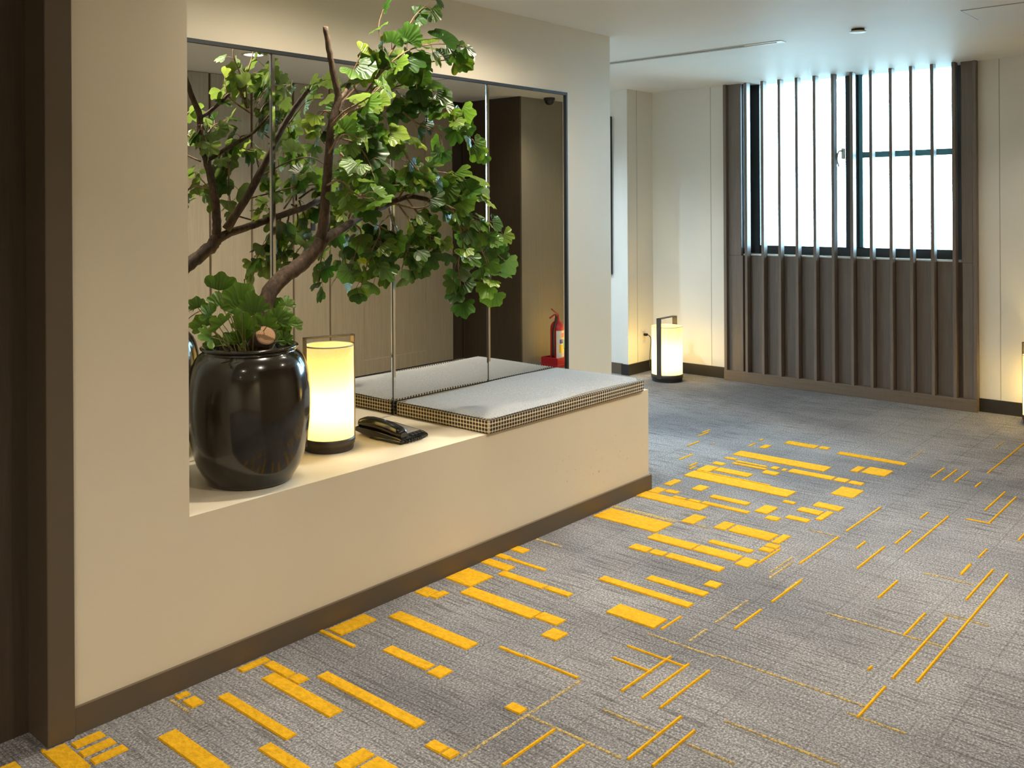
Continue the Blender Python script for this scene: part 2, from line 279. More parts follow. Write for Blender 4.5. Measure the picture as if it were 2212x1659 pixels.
def wv(sock, k, ph=0.0):
    a = node(nt, 'ShaderNodeMath', operation='MULTIPLY_ADD'); nt.links.new(sock, a.inputs[0]); a.inputs[1].default_value = k; a.inputs[2].default_value = ph
    s = node(nt, 'ShaderNodeMath', operation='SINE'); nt.links.new(a.outputs[0], s.inputs[0]); return s.outputs[0]
wa = wv(add.outputs[0], 2 * math.pi / .0165); wb = wv(sx.outputs[2], 2 * math.pi / .0150, 1.0)
mu = node(nt, 'ShaderNodeMath', operation='MULTIPLY'); nt.links.new(wa, mu.inputs[0]); nt.links.new(wb, mu.inputs[1])
mxx = node(nt, 'ShaderNodeMath', operation='MAXIMUM'); nt.links.new(wa, mxx.inputs[0]); nt.links.new(wb, mxx.inputs[1])
mi = node(nt, 'ShaderNodeMath', operation='MULTIPLY_ADD'); nt.links.new(mu.outputs[0], mi.inputs[0]); mi.inputs[1].default_value = .35; nt.links.new(mxx.outputs[0], mi.inputs[2])
c = ramp(nt, mi.outputs[0], [(.22, (.030, .021, .012)), (.50, (.33, .27, .17)), (.85, (.66, .57, .41))])
nt.links.new(c, b.inputs['Base Color']); b.inputs['Roughness'].default_value = .9
bump(nt, b, mi.outputs[0], .5, .003)
M['weave'] = m

# glaze of the big pot
m, nt, b = mat('dark_brown_glaze')
f = noise(nt, coords(nt, (1, 1, .5)), 7, 5, .6)
nt.links.new(ramp(nt, f, [(.35, (.006, .0045, .0025)), (.62, (.013, .0085, .004)), (.8, (.032, .018, .006))]), b.inputs['Base Color'])
b.inputs['Roughness'].default_value = .17
b.inputs['Coat Weight'].default_value = .5; b.inputs['Coat Roughness'].default_value = .05
bump(nt, b, noise(nt, coords(nt), 60, 2), .06, .002)
M['glaze'] = m

# bark, cut wood
m, nt, b = mat('dark_bark')
f = noise(nt, coords(nt, (1, 1, .45)), 55, 5, .65)
nt.links.new(ramp(nt, f, [(.32, (.030, .017, .009)), (.6, (.090, .055, .032)), (.82, (.22, .155, .10))]), b.inputs['Base Color'])
b.inputs['Roughness'].default_value = .8
bump(nt, b, f, .8, .006)
M['bark'] = m
M['twig'] = plain('pale_brown_twig', (.20, .125, .065), .7, var=.3, scale=40)
M['petiole'] = plain('green_brown_petiole', (.19, .17, .06), .6, var=.2, scale=40)
m, nt, b = mat('cut_wood_end')
w = nt.nodes.new('ShaderNodeTexWave'); w.wave_type = 'RINGS'; w.rings_direction = 'Z'; w.inputs['Scale'].default_value = 55; w.inputs['Distortion'].default_value = 3
nt.links.new(coords(nt), w.inputs['Vector'])
nt.links.new(ramp(nt, w.outputs['Fac'], [(.2, (.36, .20, .10)), (.8, (.52, .31, .17))]), b.inputs['Base Color'])
b.inputs['Roughness'].default_value = .8
M['cut'] = m

# leaves: radial veins from the UV (u across the fan, v from the base outwards)
m, nt, b = mat('fan_leaf_green')
uv = nt.nodes.new('ShaderNodeTexCoord'); su = nt.nodes.new('ShaderNodeSeparateXYZ'); nt.links.new(uv.outputs['UV'], su.inputs[0])
k = node(nt, 'ShaderNodeMath', operation='MULTIPLY'); nt.links.new(su.outputs[0], k.inputs[0]); k.inputs[1].default_value = 2 * math.pi * 9
cs = node(nt, 'ShaderNodeMath', operation='COSINE'); nt.links.new(k.outputs[0], cs.inputs[0])
oi = nt.nodes.new('ShaderNodeObjectInfo')
base = ramp(nt, oi.outputs['Random'], [(0, (.024, .070, .010)), (.45, (.050, .120, .014)), (.8, (.095, .185, .018)), (1, (.20, .27, .030))])
lf = ramp(nt, su.outputs[1], [(.05, (.55, .6, .5)), (.75, (1, 1, 1)), (1, (1.3, 1.25, 1.1))])
c = mixc(nt, 1.0, base, lf, 'MULTIPLY')
c = mixc(nt, ramp(nt, cs.outputs[0], [(.90, (0, 0, 0)), (1, (.55, .55, .55))]), c, (.016, .045, .010))
geo = nt.nodes.new('ShaderNodeNewGeometry')
c = mixc(nt, mixc(nt, 1.0, geo.outputs['Backfacing'], (.45, .45, .45), 'MULTIPLY'), c, (.17, .22, .09))
nt.links.new(c, b.inputs['Base Color']); b.inputs['Roughness'].default_value = .38
b.inputs['Specular IOR Level'].default_value = .45
bump(nt, b, cs.outputs[0], .25, .003)
tl = node(nt, 'ShaderNodeBsdfTranslucent')
nt.links.new(mixc(nt, 1.0, c, (2.6, 2.5, 1.6), 'MULTIPLY'), tl.inputs['Color'])
ms = node(nt, 'ShaderNodeMixShader'); ms.inputs[0].default_value = .30
nt.links.new(b.outputs[0], ms.inputs[1]); nt.links.new(tl.outputs[0], ms.inputs[2])
nt.links.new(ms.outputs[0], nt.nodes['Material Output'].inputs['Surface'])
M['leaf'] = m

# lantern shade: woven diffuser lit by the bulb inside, and the bulb itself
def shade_mat(name):
    m, nt, b = mat(name)
    nt.nodes.remove(b)
    f = noise(nt, coords(nt, (1, 1, 1)), 260, 2, .7)
    c = ramp(nt, f, [(.3, (.78, .71, .48)), (.7, (.88, .81, .57))])
    t1 = node(nt, 'ShaderNodeBsdfTranslucent'); d1 = node(nt, 'ShaderNodeBsdfDiffuse')
    nt.links.new(c, t1.inputs['Color']); nt.links.new(c, d1.inputs['Color'])
    mx = node(nt, 'ShaderNodeMixShader'); mx.inputs[0].default_value = .42
    nt.links.new(d1.outputs[0], mx.inputs[1]); nt.links.new(t1.outputs[0], mx.inputs[2])
    nt.links.new(mx.outputs[0], nt.nodes['Material Output'].inputs['Surface'])
    return m
M['shade'] = shade_mat('cream_woven_shade')
def emit(name, col, s):
    m, nt, b = mat(name)
    nt.nodes.remove(b)
    e = node(nt, 'ShaderNodeEmission'); e.inputs[0].default_value = (*col, 1); e.inputs[1].default_value = s
    nt.links.new(e.outputs[0], nt.nodes['Material Output'].inputs['Surface'])
    return m
M['lens'] = emit('downlight_lens', (1.0, .86, .66), 9.0)

# ------------------------------------------------------------------ mesh helpers
class MB:
    def __init__(self): self.bm = bmesh.new(); self.mi = 0
    def box(self, a, b_, bev=0.0, seg=1):
        (x0, y0, z0), (x1, y1, z1) = a, b_
        vs = [self.bm.verts.new((x, y, z)) for z in (z0, z1) for y in (y0, y1) for x in (x0, x1)]
        fs = []
        for q in ((0, 2, 3, 1), (4, 5, 7, 6), (0, 1, 5, 4), (2, 6, 7, 3), (0, 4, 6, 2), (1, 3, 7, 5)):
            f = self.bm.faces.new([vs[i] for i in q]); f.material_index = self.mi; fs.append(f)
        if bev:
            es = list({e for f in fs for e in f.edges})
            bmesh.ops.bevel(self.bm, geom=es, offset=bev, segments=seg, profile=.5, affect='EDGES', clamp_overlap=True)
        return self
    def quad(self, pts):
        f = self.bm.faces.new([self.bm.verts.new(p) for p in pts]); f.material_index = self.mi
        return self
    def lathe(self, prof, n=32, c=(0, 0, 0), cap0=True, cap1=True):
        rings = []
        for r, z in prof:
            if r < 1e-6: rings.append([self.bm.verts.new((c[0], c[1], c[2] + z))])
            else: rings.append([self.bm.verts.new((c[0] + r * math.cos(2 * math.pi * i / n), c[1] + r * math.sin(2 * math.pi * i / n), c[2] + z)) for i in range(n)])
        for a, b_ in zip(rings, rings[1:]):
            for i in range(n):
                j = (i + 1) % n
                if len(a) == 1 and len(b_) == 1: continue
                if len(a) == 1: q = [a[0], b_[j], b_[i]]
                elif len(b_) == 1: q = [a[i], a[j], b_[0]]
                else: q = [a[i], a[j], b_[j], b_[i]]
                f = self.bm.faces.new(q); f.material_index = self.mi; f.smooth = True
        if cap0 and len(rings[0]) > 1: self.bm.faces.new(list(reversed(rings[0]))).material_index = self.mi
        if cap1 and len(rings[-1]) > 1: self.bm.faces.new(rings[-1]).material_index = self.mi
        return self
    def tube(self, pts, r0, r1=None, n=8, cap=True, wob=0.0, rg=None):
        r1 = r0 if r1 is None else r1
        pts = [Vector(p) for p in pts]
        rings = []; up = None
        for i, p in enumerate(pts):
            t = (pts[min(i + 1, len(pts) - 1)] - pts[max(i - 1, 0)]).normalized()
            if up is None:
                up = t.cross(Vector((0, 0, 1)) if abs(t.z) < .9 else Vector((1, 0, 0))).normalized()
            else:
                up = (up - t * up.dot(t)).normalized()
            v = t.cross(up)
            r = r0 + (r1 - r0) * i / max(1, len(pts) - 1)
            ring = []
            for k in range(n):
                rr = r * (1 + (rg.uniform(-wob, wob) if rg else 0))
                a = 2 * math.pi * k / n
                ring.append(self.bm.verts.new(p + (up * math.cos(a) + v * math.sin(a)) * rr))
            rings.append(ring)
        for a, b_ in zip(rings, rings[1:]):
            for i in range(n):
                f = self.bm.faces.new([a[i], a[(i + 1) % n], b_[(i + 1) % n], b_[i]]); f.smooth = True; f.material_index = self.mi
        if cap:
            self.bm.faces.new(list(reversed(rings[0]))).material_index = self.mi
            self.bm.faces.new(rings[-1]).material_index = self.mi
        return self
    def prism(self, outline, axis, a, b_):
        """outline in the two other axes, extruded along axis from a to b"""
        def P(u, v, w):
            return {'x': (w, u, v), 'y': (u, w, v), 'z': (u, v, w)}[axis]
        lo = [self.bm.verts.new(P(u, v, a)) for u, v in outline]
        hi = [self.bm.verts.new(P(u, v, b_)) for u, v in outline]
        n = len(outline)
        for i in range(n):
            f = self.bm.faces.new([lo[i], lo[(i + 1) % n], hi[(i + 1) % n], hi[i]]); f.material_index = self.mi
        self.bm.faces.new(list(reversed(lo))).material_index = self.mi
        self.bm.faces.new(hi).material_index = self.mi
        return self
    def build(self, name, mats, parent=None, smooth=None, loc=None):
        bmesh.ops.recalc_face_normals(self.bm, faces=self.bm.faces[:])
        me = bpy.data.meshes.new(name)
        self.bm.to_mesh(me); self.bm.free()
        for m_ in (mats if isinstance(mats, (list, tuple)) else [mats]): me.materials.append(m_)
        if smooth is not None:
            for p in me.polygons: p.use_smooth = smooth
        o = bpy.data.objects.new(name, me); C.objects.link(o)
        if loc: o.location = loc
        if parent: o.parent = parent
        return o

def tag(o, label, cat, group=None):
    o['label'] = label; o['category'] = cat
    if group: o['group'] = group
    return o
def thing(name, label, cat, loc=(0, 0, 0), rz=0, group=None):
    o = bpy.data.objects.new(name, None); C.objects.link(o)
    o.empty_display_size = .1
    o.location = loc; o.rotation_euler = (0, 0, rz)
    return tag(o, label, cat, group)
def struct(o, label=None):
    o['kind'] = 'structure'
    if label: o['label'] = label
    return o
def boxo(name, a, b_, m_, parent=None, bev=0.0, seg=1, smooth=None):
    return MB().box(a, b_, bev, seg).build(name, m_, parent, smooth)
def smooth_path(pts, sub=4):
    """Catmull-Rom through the points"""
    P = [Vector(p) for p in pts]
    if len(P) < 3: return P
    Q = [P[0] * 2 - P[1]] + P + [P[-1] * 2 - P[-2]]
    out = []
    for i in range(1, len(Q) - 2):
        for s in range(sub):
            t = s / sub
            a, b_, c_, d = Q[i - 1], Q[i], Q[i + 1], Q[i + 2]
            out.append(.5 * ((2 * b_) + (c_ - a) * t + (2 * a - 5 * b_ + 4 * c_ - d) * t * t + (3 * b_ - a - 3 * c_ + d) * t ** 3))
    out.append(P[-1])
    return out

# ================================================================== room shell
XB, YB = -2.4, -1.7          # the unseen end of the lobby behind the camera
YC = 5.6                     # far side of the corridor behind the mirror wall
fl = struct(boxo('floor', (XB - .1, YB - .1, -.08), (XW + .25, YC + .1, 0), M['carpet']), 'grey loop carpet floor with yellow inset blocks')
ceil = struct(boxo('ceiling', (XB - .1, YB - .1, H), (XW + .25, YC + .1, H + .08), M['ceiling']), 'plain off-white ceiling')
# bench wall: one plastered body of pillar and ledge
wl = struct(MB().prism([(XPL, 0), (XBE, 0), (XBE, HS), (XPR, HS), (XPR, H), (XPL, H)], 'y', D, DM + .1).build('wall_left', M['beige']), 'beige pillar and built-in ledge below the mirror')
mw = struct(MB().box((XPR, DM, HS), (XWE, DM + .16, H)).box((XBE, DM, 0), (XWE, DM + .16, HS)).build('wall_mirror_side', M['beige']), 'beige wall that carries the mirror')
mb = MB().box((XPL, D - .011, 0), (XBE + .011, D, .072)).box((XBE, D, 0), (XBE + .011, DM, .072)).box((XBE + .011, DM - .011, 0), (XWE, DM, .072))
struct(mb.build('baseboard_left', M['taupe']), 'taupe baseboard along the beige ledge')
# door frame and door at far left
struct(boxo('trim_1', (1.016, 2.463, 0), (XPL, 2.62, H), M['taupe'], None, .002), 'brown wooden door post beside the pillar')
d1 = struct(boxo('door_1', (XB, 2.583, 0), (1.016, 2.64, H), M['dark_wood']), 'dark wooden door recessed behind its post')
boxo('door_panel', (.10, 2.578, .10), (.90, 2.584, H - .12), M['dark_wood'], d1, .002)
struct(boxo('wall_behind', (XB - .1, YB, 0), (XB, 2.583, H), M['beige']))
struct(boxo('wall_camera_side', (XB, YB - .1, 0), (1.0, YB, H), M['beige']))
struct(boxo('wall_entry', (.98, YB, 0), (1.08, YWD, H), M['beige']))
# corridor behind the mirror wall
struct(boxo('wall_corridor', (2.3, YC, 0), (XW, YC + .1, H), M['white']))
struct(boxo('wall_corridor_end', (2.2, DM + .16, 0), (2.3, YC, H), M['white']))
pr = struct(MB().box((XRP, YRC, 0), (XW + .2, YC, H)).build('wall_pier', M['white']), 'white pier left of the corner lantern')
boxo('edge_strip', (XRP - .02, YRC, 0), (XRP, 4.325, H), M['white'], pr, .002)
boxo('joint', (6.490, YRC - .0015, .09), (6.4935, YRC, H), M['joint'], pr)
struct(MB().box((XRP - .012, 4.34, 0), (XRP, YC, .088)).build('baseboard_pier_face', M['taupe']))
struct(MB().box((XRP - .032, YRC - .012, 0), (XRP - .02, 4.335, .088)).box((XRP - .02, YRC - .012, 0), (XW - .012, YRC, .088)).build('baseboard_pier', M['black_trim']))
# window wall: left panel, right panel, spandrel, sides of the opening
WY0, WY1, WZ0 = 1.826, 3.441, 1.0
wb_ = MB()
wb_.box((XW, 3.566, 0), (XW + .2, YRC, H)).box((XW, YPI - .3, 0), (XW + .2, 1.739, H))
wb_ = wb_.build('wall_back', M['white']); struct(wb_, 'white panelled window wall')
boxo('joint', (XW - .0015, 3.720, .09), (XW, 3.7235, H), M['joint'], wb_)
boxo('joint', (XW - .0015, 1.596, .09), (XW, 1.600, H), M['joint'], wb_)
struct(MB().box((XW - .012, 3.566, 0), (XW, YRC, .088)).build('baseboard_back', M['black_trim']))
struct(MB().box((XW - .012, YPI, 0), (XW, 1.739, .088)).build('baseboard_back_right', M['black_trim']))
struct(MB().box((XW + .012, 1.739, 0), (XW + .2, 3.566, WZ0 - .012)).box((XW + .012, 1.739, WZ0 - .012), (XW + .2, WY0, H)).box((XW + .012, WY1, WZ0 - .012), (XW + .2, 3.566, H)).build('wall_under_window', M['slat_wood']))
# wood wall opposite the mirror (seen in it), its return and the pier by the window
wr = struct(boxo('wall_right', (1.08, YWD - .12, 0), (XPI, YWD - .022, H), M['dark_wood']), 'taupe wood panelled wall opposite the mirror')
xs = [1.085, 1.40, 1.75, 2.10, 2.45, 2.80, 3.20, 3.565, 3.905, 4.27, 4.615]
for a, b_ in zip(xs, xs[1:]):
    boxo('panel', (a + .008, YWD - .025, .09), (b_ - .008, YWD, H - .002), M['wood'], wr, .003)
boxo('plinth', (1.085, YWD - .025, 0), (4.61, YWD + .004, .088), M['wood'], wr, .003)
d2 = struct(boxo('door_2', (4.622, YWD - .03, .008), (5.99, YWD - .010, H - .004), M['wood'], None, .002), 'taupe wooden door with chrome lever, seen in the mirror')
for a, b_, c_, d_ in ((4.622, 4.955, .008, H - .004), (5.655, 5.99, .008, H - .004), (4.955, 5.655, .008, .13), (4.955, 5.655, H - .12, H - .004)):
    boxo('stile' if d_ - c_ > 1 else 'rail', (a, YWD - .012, c_), (b_, YWD, d_), M['wood'], d2, .002)
lv = MB()
def cyl_y(mbx, x, z, y0, y1, r, n=20):
    mbx.tube([(x, y0, z), (x, y1, z)], r, n=n)
cyl_y(lv, 4.735, .975, YWD, YWD + .012, .028); cyl_y(lv, 4.735, .975, YWD + .012, YWD + .05, .011)
lv.tube(smooth_path([(4.735, YWD + .048, .975), (4.76, YWD + .052, .975), (4.81, YWD + .05, .973), (4.86, YWD + .047, .97)], 3), .010, .008, 10)
lv.build('lever_handle', M['chrome'], d2, True)
dk = MB(); cyl_y(dk, 4.775, 1.075, YWD, YWD + .015, .026); dk.box((4.768, YWD + .015, 1.058), (4.782, YWD + .03, 1.092), .002)
dk.build('deadbolt_turn', M['chrome'], d2)
pl = boxo('door_plate', (4.425, YWD, 1.205), (4.462, YWD + .016, 1.345), M['matte_plastic'], None, .004, 2)
tag(pl, 'small upright black door plate on the wood wall, seen in the mirror', 'door plate')
struct(MB().box((XPI - .02, YWD, 0), (XPI, YPI, H)).build('wall_return', M['dark_wood']))
struct(MB().box((XPI, YWD - .12, 0), (XW + .2, YPI, H)).build('wall_right_pier', M['pier']), 'pale brown pier beside the window, seen in the mirror')

# ground outside, well below this upper floor
M['ground'] = plain('pale_concrete_ground', (.34, .33, .30), .9, scale=.2)
struct(boxo('ground_outside', (XW + 1.0, -120, -9.2), (XW + 260, 120, -9.0), M['ground']), 'pale ground far below outside the window')

# ------------------------------------------------------------------ window
win = struct(bpy.data.objects.new('window_1', None), 'black framed window behind the slats'); C.objects.link(win)
X0, X1 = XW + .12, XW + .17
zt = H
boxo('sill', (XW - .002, WY0, WZ0 - .012), (XW + .2, WY1, WZ0), M['white'], win, .002)
boxo('reveal', (XW, WY1 - .006, WZ0), (XW + .12, WY1, zt), M['black_metal'], win)
boxo('reveal', (XW, WY0, WZ0), (XW + .12, WY0 + .004, zt), M['black_metal'], win)
boxo('frame', (X0, WY1 - .085, WZ0), (X1, WY1, zt), M['black_metal'], win, .003)
boxo('frame', (X0, WY0, WZ0), (X1, WY0 + .075, zt), M['black_metal'], win, .003)
boxo('frame', (X0, WY0 + .075, WZ0), (X1, WY1 - .085, WZ0 + .065), M['black_metal'], win, .003)
boxo('mullion', (X0 - .012, 2.575, WZ0 + .065), (X1, 2.665, zt), M['black_metal'], win, .003)
M['blue_edge'] = plain('teal_window_bead', (.05, .20, .25), .35)
boxo('bead', (X0 + .01, 2.545, WZ0 + .065), (X1 - .005, 2.575, zt), M['blue_edge'], win, .002)
boxo('transom', (X0 + .005, WY0 + .075, 1.725), (X1 - .005, 2.545, 1.768), M['blue_edge'], win, .002)
boxo('pane', (X1 - .03, 2.665, WZ0 + .06), (X1 - .024, WY1 - .08, zt), M['glass'], win)
boxo('pane', (X1 - .03, WY0 + .07, WZ0 + .06), (X1 - .024, 2.55, 1.727), M['glass'], win)
boxo('pane', (X1 - .03, WY0 + .07, 1.766), (X1 - .024, 2.55, zt), M['glass'], win)
hd = MB()
hd.box((X0 - .03, 2.665, 1.72), (X0 - .012, 2.690, 1.80), .004, 2)
hd.tube(smooth_path([(X0 - .03, 2.68, 1.78), (X0 - .05, 2.70, 1.775), (X0 - .05, 2.712, 1.72), (X0 - .048, 2.70, 1.66)], 4), .007, .006, 8)
hd.build('casement_handle', M['steel'], win, True)

# ------------------------------------------------------------------ slat screen
scr = thing('slat_screen', 'floor to ceiling screen of upright brown wooden slats before the window', 'slat screen', (XW, 2.65, 0))
def put(o, root):
    o.parent = root; o.matrix_parent_inverse = Matrix.Translation(root.location).inverted() if root.rotation_euler.z == 0 else root.matrix_basis.inverted()
    return o
ys = [3.385 - i * (3.385 - 1.865) / 11 for i in range(12)]
SX0, SX1 = XW - .062, XW
sl = boxo('slat', (-.031, -.011, .08), (.031, .011, H), M['slat_wood'], None, .002)
for i, y in enumerate(ys):
    o = sl if i == 0 else sl.copy()
    if i: C.objects.link(o)
    o.location = (XW - .031, y, 0)
    put(o, scr)
edges = [3.566] + [y for y in ys] + [1.739]
for i, (a, b_) in enumerate(zip(edges, edges[1:])):   # recessed boards between the slats
    first, last = i == 0, i == len(edges) - 2
    put(boxo('board', (XW - (.03 if (first or last) else .004), b_ + .013 * (not last) + (0 if not first else .03), .078), (XW + .011, a - .013 * (not first) - (0 if not last else .03), WZ0 - .014), M['slat_wood'], None, .002), scr)
put(boxo('side_board', (XW - .03, 3.441, WZ0 - .014), (XW + .011, 3.553, H), M['slat_wood'], None, .002), scr)
put(boxo('side_board', (XW - .03, 1.752, WZ0 - .014), (XW + .011, 1.826, H), M['slat_wood'], None, .002), scr)
put(boxo('edge_trim', (XW - .062, 3.553, .08), (XW, 3.578, H), M['slat_wood'], None, .002), scr)
put(boxo('edge_trim', (XW - .045, 1.727, .08), (XW, 1.752, H), M['slat_wood'], None, .002), scr)
put(boxo('bottom_rail', (XW - .066, 1.727, 0), (XW + .004, 3.578, .08), M['rail_wood'], None, .002), scr)

# ------------------------------------------------------------------ carpet blocks: each raised a little above the loop pile
for xa, xb, ya, yb, k in DATA['blocks']:
    ins = min(.0025, (xb - xa) * .25, (yb - ya) * .25); hh = (.004 if k == 0 else .0025) + rng.uniform(0, .0008)
    m_ = MB()
    v0 = [m_.bm.verts.new(p) for p in ((xa, ya, 0.0005), (xb, ya, 0.0005), (xb, yb, 0.0005), (xa, yb, 0.0005))]
    v1 = [m_.bm.verts.new(p) for p in ((xa + ins, ya + ins, hh), (xb - ins, ya + ins, hh), (xb - ins, yb - ins, hh), (xa + ins, yb - ins, hh))]
    m_.bm.faces.new(v1)
    for i in range(4): m_.bm.faces.new((v0[i], v0[(i + 1) % 4], v1[(i + 1) % 4], v1[i]))
    m_.build('carpet_block', M['yellow'] if k == 0 else M['faded'], fl)

# ------------------------------------------------------------------ mirror
mir = thing('wall_mirror', 'wide four-panel wall mirror with thin black edging above the beige ledge', 'mirror', (XPR, DM, HS))
mx = [1.4755, 2.0822, 2.6889, 3.2956, 3.9023]
mx[0] = XPR + .002
MT = 1.968
for a, b_ in zip(mx, mx[1:]):
    bv = .013
    m_ = MB()
    y0, y1 = DM - .006, DM - .0095
    o4 = [(a, y0, HS + .002), (b_, y0, HS + .002), (b_, y0, MT), (a, y0, MT)]
    i4 = [(a + bv, y1, HS + .002), (b_ - bv, y1, HS + .002), (b_ - bv, y1, MT), (a + bv, y1, MT)]
    m_.mi = 0; m_.quad(i4)
    m_.mi = 1
    m_.quad([o4[0], i4[0], i4[3], o4[3]]); m_.quad([i4[1], o4[1], o4[2], i4[2]])
    m_.quad([(a, y0, HS + .002), (a, y0, MT), (a, DM - .001, MT), (a, DM - .001, HS + .002)])
    m_.quad([(b_, y0, HS + .002), (b_, y0, MT), (b_, DM - .001, MT), (b_, DM - .001, HS + .002)])
    put(m_.build('mirror_panel', [M['mirror'], M['bevel']]), mir)
for a in mx[1:4]:
    put(boxo('joint', (a - .0022, DM - .0075, HS + .002), (a + .0022, DM - .001, MT), M['black_metal']), mir)
fr_ = MB().box((XPR + .001, DM - .018, MT), (mx[-1] + .012, DM - .001, MT + .014)).box((mx[-1], DM - .018, HS + .001), (mx[-1] + .012, DM - .001, MT))
put(fr_.build('frame', M['black_metal']), mir)

# ------------------------------------------------------------------ bench cushion
cu = thing('bench_cushion', 'thin grey seat cushion with cream and black woven sides on the ledge', 'cushion', (3.245, 2.735, HS))
cx0, cx1, cy0, cy1, ch = 2.695, 3.805, 2.468, 3.008, .064
m_ = MB(); m_.box((cx0, cy0, HS + .001), (cx1, cy1, HS + ch - .004), .007, 3)
put(m_.build('side_band', M['weave'], smooth=True), cu)
m_ = MB()
nx, ny = 22, 12
gv = {}
for i in range(nx + 1):
    for j in range(ny + 1):
        u, v = i / nx, j / ny
        e = min(min(u, 1 - u) * 1.1, min(v, 1 - v) * .54)
        z = HS + ch - .006 + .008 * (1 - math.exp(-e / .012)) + .0025 * math.sin(7 * u + 3 * v)
        gv[i, j] = m_.bm.verts.new((cx0 + .002 + (cx1 - cx0 - .004) * u, cy0 + .002 + (cy1 - cy0 - .004) * v, z))
for i in range(nx):
    for j in range(ny):
        m_.bm.faces.new((gv[i, j], gv[i + 1, j], gv[i + 1, j + 1], gv[i, j + 1])).smooth = True
put(m_.build('top_cover', M['cushion_top']), cu)
m_ = MB()
pz = HS + ch - .008
m_.tube([(cx0 + .006, cy0 + .002, pz), (cx1 - .006, cy0 + .002, pz), (cx1 - .002, cy0 + .006, pz), (cx1 - .002, cy1 - .006, pz), (cx1 - .006, cy1 - .002, pz), (cx0 + .006, cy1 - .002, pz), (cx0 + .002, cy1 - .006, pz), (cx0 + .002, cy0 + .006, pz), (cx0 + .006, cy0 + .002, pz)], .0022, n=6)
put(m_.build('piping', M['matte_plastic']), cu)

# ------------------------------------------------------------------ lanterns
def lantern(name, label, loc, r, hb, hs, hh, ang, group=None, power=LAMP_W):
    """base ring, woven open cylinder, bar handle over the top, bulb"""
    t = thing(name, label, 'lamp', loc)
    m_ = MB(); m_.lathe([(0, 0), (r * .93, 0), (r * .95, .004), (r * .95, hb * .45), (r * 1.0, hb * .5), (r * 1.0, hb), (r * .97, hb + .002), (0, hb + .002)], 48)
    m_.build('base', M['dark_bronze'], t)
    m_ = MB()
    n = 48
    z0, z1 = hb + .002, hb + hs
    m_.lathe([(r * .965, z0), (r * .965, z0 + (z1 - z0) * .33), (r * .965, z0 + (z1 - z0) * .66), (r * .965, z1)], n, cap0=False, cap1=False)
    m_.build('shade', M['shade'], t)
    m_ = MB(); m_.lathe([(r * .952, z1 - .003), (r * .972, z1 - .003), (r * .972, z1 + .002), (r * .952, z1 + .002), (r * .952, z1 - .003)], n, cap0=False, cap1=False)
    m_.build('shade_rim', M['white_plastic'], t)
    # handle: a flat bar, up one side, across, down the other
    w_, th = .016 * r / .1, .003
    R_ = r * .985
    m_ = MB()
    ca, sa = math.cos(ang), math.sin(ang)
    def P(u, v, z): return (u * ca - v * sa, u * sa + v * ca, z)
    def bar(u0, u1, z0_, z1_):
        m2 = [P(u0, -w_, z0_), P(u1, -w_, z0_), P(u1, w_, z0_), P(u0, w_, z0_), P(u0, -w_, z1_), P(u1, -w_, z1_), P(u1, w_, z1_), P(u0, w_, z1_)]
        vs = [m_.bm.verts.new(p) for p in m2]
        for q in ((0, 3, 2, 1), (4, 5, 6, 7), (0, 1, 5, 4), (2, 3, 7, 6), (1, 2, 6, 5), (3, 0, 4, 7)): m_.bm.faces.new([vs[i] for i in q])
    bar(R_, R_ + th * 1.6, hb * .5, hh); bar(-R_ - th * 1.6, -R_, hb * .5, hh); bar(-R_ - th * 1.6, R_ + th * 1.6, hh - th * 1.6, hh)
    m_.build('handle', M['brass'] if r < .1 else M['dark_bronze'], t)
    m_ = MB(); m_.lathe([(0, hb), (.016, hb), (.016, hb + .05), (.010, hb + .06), (0, hb + .06)], 16)
    m_.build('bulb_socket', M['white_plastic'], t)
    ld = bpy.data.lights.new(name + '_bulb', 'POINT'); ld.energy = power; ld.color = (1.0, .74, .30); ld.shadow_soft_size = r * .30
    lo = bpy.data.objects.new('bulb', ld); C.objects.link(lo); lo.parent = t; lo.location = (0, 0, hb + hs * .36)
    return t
lantern('table_lantern', 'lit cream lantern with thin bar handle on the ledge, beside the black pot', (2.167, 2.787, HS), .0935, .045, .340, .418, math.radians(-16), power=5.2)
lantern('floor_lantern', 'lit floor lantern with dark bar handle in the corner beside the wall socket', (6.37, 3.917, 0), .125, .055, .375, .50, math.radians(2), power=LAMP_W)
lantern('floor_lantern', 'lit floor lantern at the right picture edge, by the right end of the window wall', (6.567, 1.31, 0), .125, .055, .375, .505, math.radians(76), power=LAMP_W)

# wall socket with plug and cord
sk = thing('wall_socket', 'small wall socket with a black plug beside the corner lantern', 'wall socket', (6.575, YRC, .295))
put(boxo('cover_plate', (6.54, YRC - .008, .235), (6.61, YRC, .355), M['white_plastic'], None, .003, 2), sk)
put(boxo('socket_face', (6.555, YRC - .010, .25), (6.595, YRC - .007, .34), M['paper'], None, .002), sk)
pg = MB().box((6.562, YRC - .04, .30), (6.590, YRC - .010, .322), .005, 2)
pg.tube(smooth_path([(6.576, YRC - .038, .311), (6.578, YRC - .055, .306), (6.60, YRC - .06, .27), (6.615, YRC - .04, .14), (6.60, YRC - .05, .03), (6.58, YRC - .11, .006)], 4), .0035, n=6)
put(tag(pg.build('power_plug', M['black_plastic']), 'black plug and cord in the wall socket', 'plug') if False else pg.build('plug', M['black_plastic']), sk)

# ------------------------------------------------------------------ desk phone
ph = thing('desk_phone', 'black corded desk phone with pale card, on the ledge before the cushion', 'phone', (2.368, 2.614, HS), math.radians(5))
